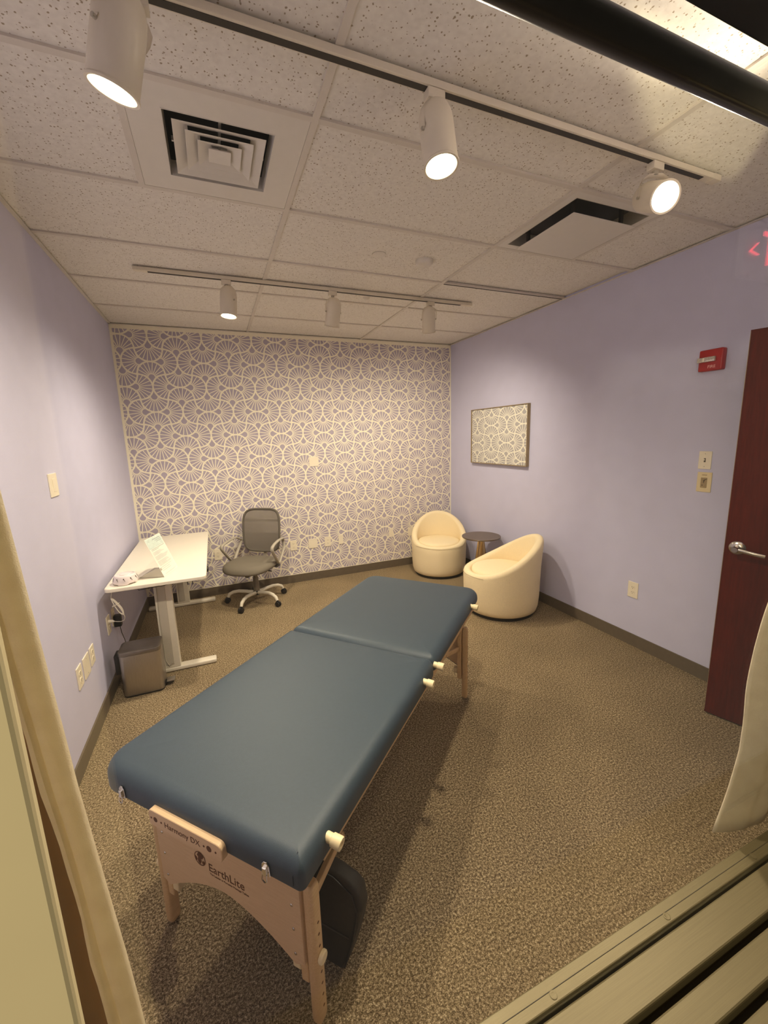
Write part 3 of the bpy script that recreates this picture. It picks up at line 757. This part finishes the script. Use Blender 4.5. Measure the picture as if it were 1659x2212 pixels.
# white power cord bundled beneath the desk, plugged in below
pc = E('cable_bundle', 'white power cord tied in a loop bundle below the near end of the desk', 'power cord', (.06, -1.60, 0))
mb = MB()
mb.tube([(.014, .0, .7105), (.012, 0, .69), (.006, .0, .664), (.010, 0, .648)], .0022, 8)
dirv = Vector((.054, 0, -.122)); nv = Vector((.122, 0, .054)).normalized()
for k in range(5):
    o_ = (k - 2); P = []
    for j in range(28):
        t = 2 * PI * j / 28; q = .5 - .5 * math.cos(t)
        P.append(Vector((.006, .003 * o_, .656)) + dirv * (q * (1 - .03 * abs(o_))) + nv * ((.006 + .010 * q + .0016 * o_) * math.sin(t)))
    mb.tube(P, .0023, 8, closed=True)
mb.tube([(.060, .0, .545), (.066, .004, .515), (.056, .02, .488), (.030, .05, .470), (.0, .08, .463), (-.022, .10, .461)], .0023, 8)
mb.build('cord', 'cord', pc, True)
MB().tube([(-.020, .098, .461), (-.032, .105, .461), (-.0515, .108, .461)], [.005, .010, .013], 12).build('plug', 'cord', pc, True)
MB().tube([(.006, -.006, .60), (.020, -.010, .606), (.044, -.006, .616), (.046, .010, .616), (.020, .012, .606), (.006, .008, .600)], .002, 8, closed=True).build('twist_tie', 'cord', pc, True)
ad = E('power_adapter', 'black plug-in power adapter in the outlet under the desk', 'adapter', (0, -1.352, .410))
MB().box(.0065, .050, -.022, .022, -.045, .040, .006).build('body', 'blackplastic', ad, True)
MB().tube([(.035, .0, -.045), (.036, .012, -.10), (.045, .03, -.17), (.05, .05, -.27), (.055, .07, -.36), (.06, .14, -.402), (.12, .3, -.405)], .0022, 8).build('lead', 'blackplastic', ad, True)

# trash can
tc = E('trash_can', 'brushed steel step trash can with black pedal beside the left wall', 'trash can', (.197, -1.632, 0))
mb = MB(); rg = lambda z, g: [(x, y, z) for x, y in rrect(-.118 - g, .118 + g, -.085 - g, .085 + g, .030, 6)]
mb.loft([rg(.006, -.004), rg(.012, 0), rg(.285, .002), rg(.290, .002)]).build('body', 'steel', tc, True, 40)
mb = MB(); mb.loft([rg(0, -.004), rg(.010, .0015), rg(.012, .0015)]).build('base_ring', 'blackplastic', tc, True)
mb = MB(); mb.loft([rg(.290, .001), rg(.292, .004), rg(.312, .005), rg(.318, .003), rg(.320, -.004), rg(.318, -.012), rg(.319, -.05)]).build('lid', 'steeldark', tc, True, 40)
MB().box(-.152, -.120, -.045, .045, .155, .290, .006).build('hinge_box', 'blackplastic', tc, True)
pd = MB().box(.118, .172, -.040, .010, .018, .030, .005).build('pedal', 'blackplastic', tc, True)
MB().box(.128, .178, -.042, .012, .030, .040, .004).build('pedal_cap', 'steel', pd, True)

# ------------------------------------------------------------------ swivel tub chairs
def tub_chair(label, x, y, face, sc):
    """face: direction (angle) the chair looks at"""
    o = E('swivel_chair', label, 'armchair', (x, y, 0), face); o.scale = (sc, sc, min(sc, 1.0))
    N = 72; rings = []
    def top(t):
        q = (1 - math.cos(t)) / 2; return .392 + .318 * q ** 1.72
    def lean(t): return .020 * ((1 - math.cos(t)) / 2) ** 2
    prof = [(.292, 'z', .030), (.306, 'z', .040), (.318, 'z', .08), (.325, 'z', .16), (.328, 'f', .55), (.330, 'f', .88), (.329, 'r', -.030), (.322, 'r', -.010), (.308, 'r', -.001), (.292, 'r', 0.0), (.276, 'r', -.003), (.264, 'r', -.014), (.259, 'r', -.032), (.258, 's', .5), (.256, 's', 0.0)]
    for r, kd, val in prof:
        ring = []
        for k in range(N):
            t = 2 * PI * k / N; zt = top(t)
            z = val if kd == 'z' else (.16 + (zt - .16) * val * .97 if kd == 'f' else (zt + val if kd == 'r' else .36 + (zt - .032 - .36) * val))
            if kd == 's' and val == .0: z = .36
            hh = max(0, (z - .35) / .36); e = r + lean(t) * hh
            ring.append((e * math.cos(t), e * math.sin(t), z))
        rings.append(ring)
    MB().loft(rings).build('shell', 'bouclé', o, True, 70)
    MB().lathe([(.240, .345), (.254, .352), (.258, .375), (.254, .396), (.240, .407), (.20, .413), (.10, .418), (.001, .419)], 56).build('seat_cushion', 'bouclé', o, True, 70)
    MB().lathe([(.285, 0.001), (.290, .004), (.290, .032)], 48).build('swivel_base', 'blackplastic', o, True)
    sm_ = MB(); sm_.tube([(.3325 * math.cos(t), .3325 * math.sin(t), .372 + .010 * abs(t)) for t in [-.95 + 1.9 * k / 30 for k in range(31)]], .0016, 6); sm_.build('seam', 'frame', o)
    return o
tub_chair('cream tub chair in the back corner, its tall back against the wallpaper', 3.170, -.430, math.radians(242), .985)
tub_chair('cream tub chair before the right wall, seen side-on beyond the massage table', 3.150, -1.620, math.radians(152), 1.05)

st = E('side_table', 'small round side table with dark top on a brass cone between the tub chairs', 'side table', (3.366, -1.006, 0))
MB().lathe([(.199, .532), (.205, .535), (.206, .545), (.204, .547), (.001, .547)], 56).build('tabletop', 'bronze', st, True, 30)
MB().lathe([(.098, 0), (.098, .006), (.032, .515), (.045, .524), (.045, .532)], 48).build('pedestal', 'gold', st, True, 30)

# ------------------------------------------------------------------ art on the right wall
ar = E('wall_art', 'framed canvas of grey and white fan shapes on the right wall', 'picture', (W, 0, 0))
y0, y1, z0, z1 = -1.435, -.500, 1.305, 1.908
MB().box(-.026, -.004, y0 + .008, y1 - .008, z0 + .008, z1 - .008).build('canvas', 'canvas', ar)
for b in ((y0, y0 + .007, z0, z1), (y1 - .007, y1, z0, z1), (y0 + .007, y1 - .007, z0, z0 + .007), (y0 + .007, y1 - .007, z1 - .007, z1)):
    MB().box(-.036, -.001, *b).build('frame_side', 'frame', ar)

# ------------------------------------------------------------------ wall plates
def plate(name, label, cat, wall, p, z, w=.072, h=.117, kind='blank', m='plate', group=None):
    """wall: 'L','R','B'; p: position along the wall"""
    loc = {'L': (0, p, z), 'R': (W, p, z), 'B': (p, 0, z)}[wall]; rz = {'L': PI / 2, 'R': -PI / 2, 'B': 0}[wall]
    o = E(name, label, cat, loc, rz, group)        # local: x along the wall, -y into the room
    MB().box(-w / 2, w / 2, -.006, .0, -h / 2, h / 2, .002).build('cover', m, o)
    if kind == 'duplex':
        for dz in (-.0195, .0195):
            s = MB().prism([(.0165 * math.cos(t) * 1.0, dz + max(-.0135, min(.0135, .0165 * math.sin(t)))) for t in [2 * PI * k / 24 for k in range(24)]], axes((0, -.006, 0), (1, 0, 0), (0, 0, 1)), .0018).build('socket', m, o)
            mb = MB(); mb.box(-.0075, -.0055, -.0085, -.0072, dz - .002, dz + .007); mb.box(.0055, .0075, -.0085, -.0072, dz - .001, dz + .006); mb.cyl((0, -.0072, dz - .0075), (0, -.0085, dz - .0075), .0023, seg=10)
            mb.build('slots', 'ink', s)
    elif kind == 'rocker':
        MB().box(-.0165, .0165, -.0085, -.005, -.033, .033, .0015).build('rocker', m, o)
    elif kind == 'toggle':
        MB().box(-.005, .005, -.0075, -.005, -.012, .012).build('toggle_slot', 'ink', o)
        MB().box(-.004, .004, -.017, -.006, -.002, .007, .001).build('toggle', m, o)
    if kind in ('blank', 'toggle'):
        for dz in (-h * .36, h * .36): MB().cyl((0, -.0058, dz), (0, -.0068, dz), .0028, seg=10).build('screw', 'bottle', o, True)
    return o
plate('light_switch', 'ivory rocker switch plate high on the left wall', 'switch', 'L', -2.048, 1.443, .110, .117, 'rocker')
G3 = 'outlet plates low on the left wall'
plate('outlet', 'ivory double outlet nearest the window, low on the left wall', 'outlet', 'L', -2.152, .433, .080, .120, 'duplex', group=G3)
plate('wall_plate', 'wide blank ivory plate between two outlets low on the left wall', 'wall plate', 'L', -2.028, .430, .105, .120, 'blank', group=G3)
plate('outlet', 'ivory double outlet beside the trash can, farthest of three plates', 'outlet', 'L', -1.912, .435, .080, .110, 'duplex', group=G3)
plate('outlet', 'ivory outlet below the desk that holds the white plug', 'outlet', 'L', -1.492, .440, .080, .125, 'duplex')
plate('outlet', 'ivory outlet below the desk that holds the black adapter', 'outlet', 'L', -1.352, .442, .078, .122, 'duplex')
plate('wall_plate', 'square blank plate at mid height on the patterned wall', 'wall plate', 'B', 1.808, 1.383, .108, .105, 'none')
plate('outlet', 'ivory outlet on the patterned wall just right of the office chair', 'outlet', 'B', 1.515, .443, .074, .119, 'duplex')
plate('wall_plate', 'wide blank plate low on the patterned wall between two outlets', 'wall plate', 'B', 1.740, .438, .105, .110, 'none')
plate('outlet', 'ivory outlet on the patterned wall between the wide and slim blank plates', 'outlet', 'B', 1.917, .440, .074, .119, 'duplex')
plate('wall_plate', 'slim blank plate on the patterned wall, next to an outlet', 'wall plate', 'B', 2.077, .443, .058, .110, 'none')
plate('wall_plate', 'lone slim blank plate on the patterned wall behind the table end', 'wall plate', 'B', 2.732, .448, .058, .108, 'none')
plate('wall_plate', 'blank plate partly hidden behind the corner tub chair', 'wall plate', 'B', 3.005, .432, .080, .108, 'none')
plate('outlet', 'ivory outlet on the patterned wall between desk and office chair', 'outlet', 'B', .712, .448, .076, .122, 'duplex')
plate('outlet', 'ivory outlet low on the right wall between tub chair and door', 'outlet', 'R', -2.598, .440, .080, .122, 'duplex')
plate('light_switch', 'ivory toggle switch plate on the right wall beside the red door', 'switch', 'R', -2.995, 1.430, .073, .110, 'toggle')
th = plate('thermostat', 'almond thermostat control just under the toggle switch', 'thermostat', 'R', -3.003, 1.293, .083, .124, 'none', 'plate2')
MB().box(-.018, .018, -.0075, -.005, -.035, .028, .002).build('control_face', 'frame', th)
mb = MB(); mb.bar((-.003, -.0082, .012), (.016, -.0082, .020), .004, .002); mb.bar((.002, -.0082, .014), (-.001, -.0082, -.004), .004, .002); mb.box(-.010, -.005, -.0085, -.007, -.022, -.017); mb.build('control_mark', 'ink', th)
MB().box(-.014, .014, -.0072, -.0055, .043, .047).build('label_strip', 'frame', th)

fa = E('fire_alarm', 'red fire alarm strobe box high on the right wall near the door', 'fire alarm', (W, -2.985, 2.026), -PI / 2)
MB().box(-.066, .064, -.042, .0, -.062, .062, .008, 3).build('housing', 'red', fa, True)
sb = MB().box(-.0665, .030, -.056, -.040, -.010, .018, .003).build('strobe', 'strobe', fa, True)
MB().box(-.035, -.025, -.0575, -.055, -.006, .014).build('flash_tube', 'plate', sb)
text_mesh('lettering', 'FIRE', .024, 'letter', axes((-.012, -.0425, -.046), (1, 0, 0), (0, 0, 1)), fa, .0004)

# ------------------------------------------------------------------ exit sign in the corridor (shows as a reflection in the pane)
ex = E('exit_sign', 'white exit sign with red letters and arrow, reflected in the window glass', 'exit sign', (3.13, -5.0, 2.36), PI)
MB().box(-.245, .262, 0, .03, -.11, .105, .004).build('housing', 'signbox', ex)
text_mesh('lettering', 'EXIT', .185, 'signred', axes((-.185, -.001, -.055), (1, 0, 0), (0, 0, 1)), ex, .001, sx=.86)
mb = MB(); mb.bar((.180, -.002, .020), (.228, -.002, -.016), .010, .003); mb.bar((.172, -.002, -.024), (.228, -.002, -.016), .010, .003); mb.build('arrow', 'signred', ex)
MB().box(-.02, .02, .005, .025, .10, .36).build('stem', 'signbox', ex)

# ------------------------------------------------------------------ light
w = bpy.data.worlds.new('corridor_air'); SC.world = w; w.use_nodes = True
w.node_tree.nodes['Background'].inputs[0].default_value = (1.0, .86, .66, 1); w.node_tree.nodes['Background'].inputs[1].default_value = .10
def lamp(name, typ, loc, tgt, energy, col=(1, .85, .62), **kw):
    ld = bpy.data.lights.new(name, typ); ld.energy = energy; ld.color = col
    for k, v in kw.items(): setattr(ld, k, v)
    o = bpy.data.objects.new(name, ld); COL.objects.link(o); o.location = loc
    d = Vector(tgt) - Vector(loc); o.rotation_euler = d.to_track_quat('-Z', 'Y').to_euler(); return o
lamp('added_ceiling_uplight', 'SPOT', (.90, -5.00, 1.00), (2.30, -4.30, 2.72), 220, (1, .84, .52), spot_size=math.radians(37), spot_blend=.12, shadow_soft_size=.03)  # added spot without a fixture, brightens the ceiling near the window
lamp('added_corridor_fill', 'SPOT', (-1.3, -5.7, 2.0), (.7, -4.2, 1.2), 190, (1, .88, .62), spot_size=math.radians(80), spot_blend=.6, shadow_soft_size=.08)  # unseen fill spot, added to brighten the left mullion and the curtains

# ------------------------------------------------------------------ camera (solved from the photograph's vanishing lines)
cam = bpy.data.cameras.new('camera'); co = bpy.data.objects.new('camera', cam); COL.objects.link(co)
cam.sensor_fit = 'HORIZONTAL'; cam.sensor_width = 36; cam.lens = 883.6463 / 1659 * 36; cam.clip_start = .02; cam.clip_end = 60
R = Matrix(((.92365182, .09635955, -.37092069), (-.3820493, .15552065, -.91096194), (-.03009406, .98312164, .18046103)))
mw = R.to_4x4(); mw.translation = (.7707, -4.6058, 1.633); co.matrix_world = mw
SC.camera = co
SC.view_settings.view_transform = 'Standard'; SC.view_settings.look = 'None'; SC.view_settings.exposure = 0; SC.view_settings.gamma = 1
SC.cycles.max_bounces = 6; SC.cycles.diffuse_bounces = 4; SC.cycles.glossy_bounces = 3; SC.cycles.transmission_bounces = 4; SC.cycles.transparent_max_bounces = 8
SC.cycles.use_adaptive_sampling = True; SC.cycles.adaptive_min_samples = 16; SC.cycles.adaptive_threshold = .09; SC.cycles.caustics_reflective = False; SC.cycles.caustics_refractive = False
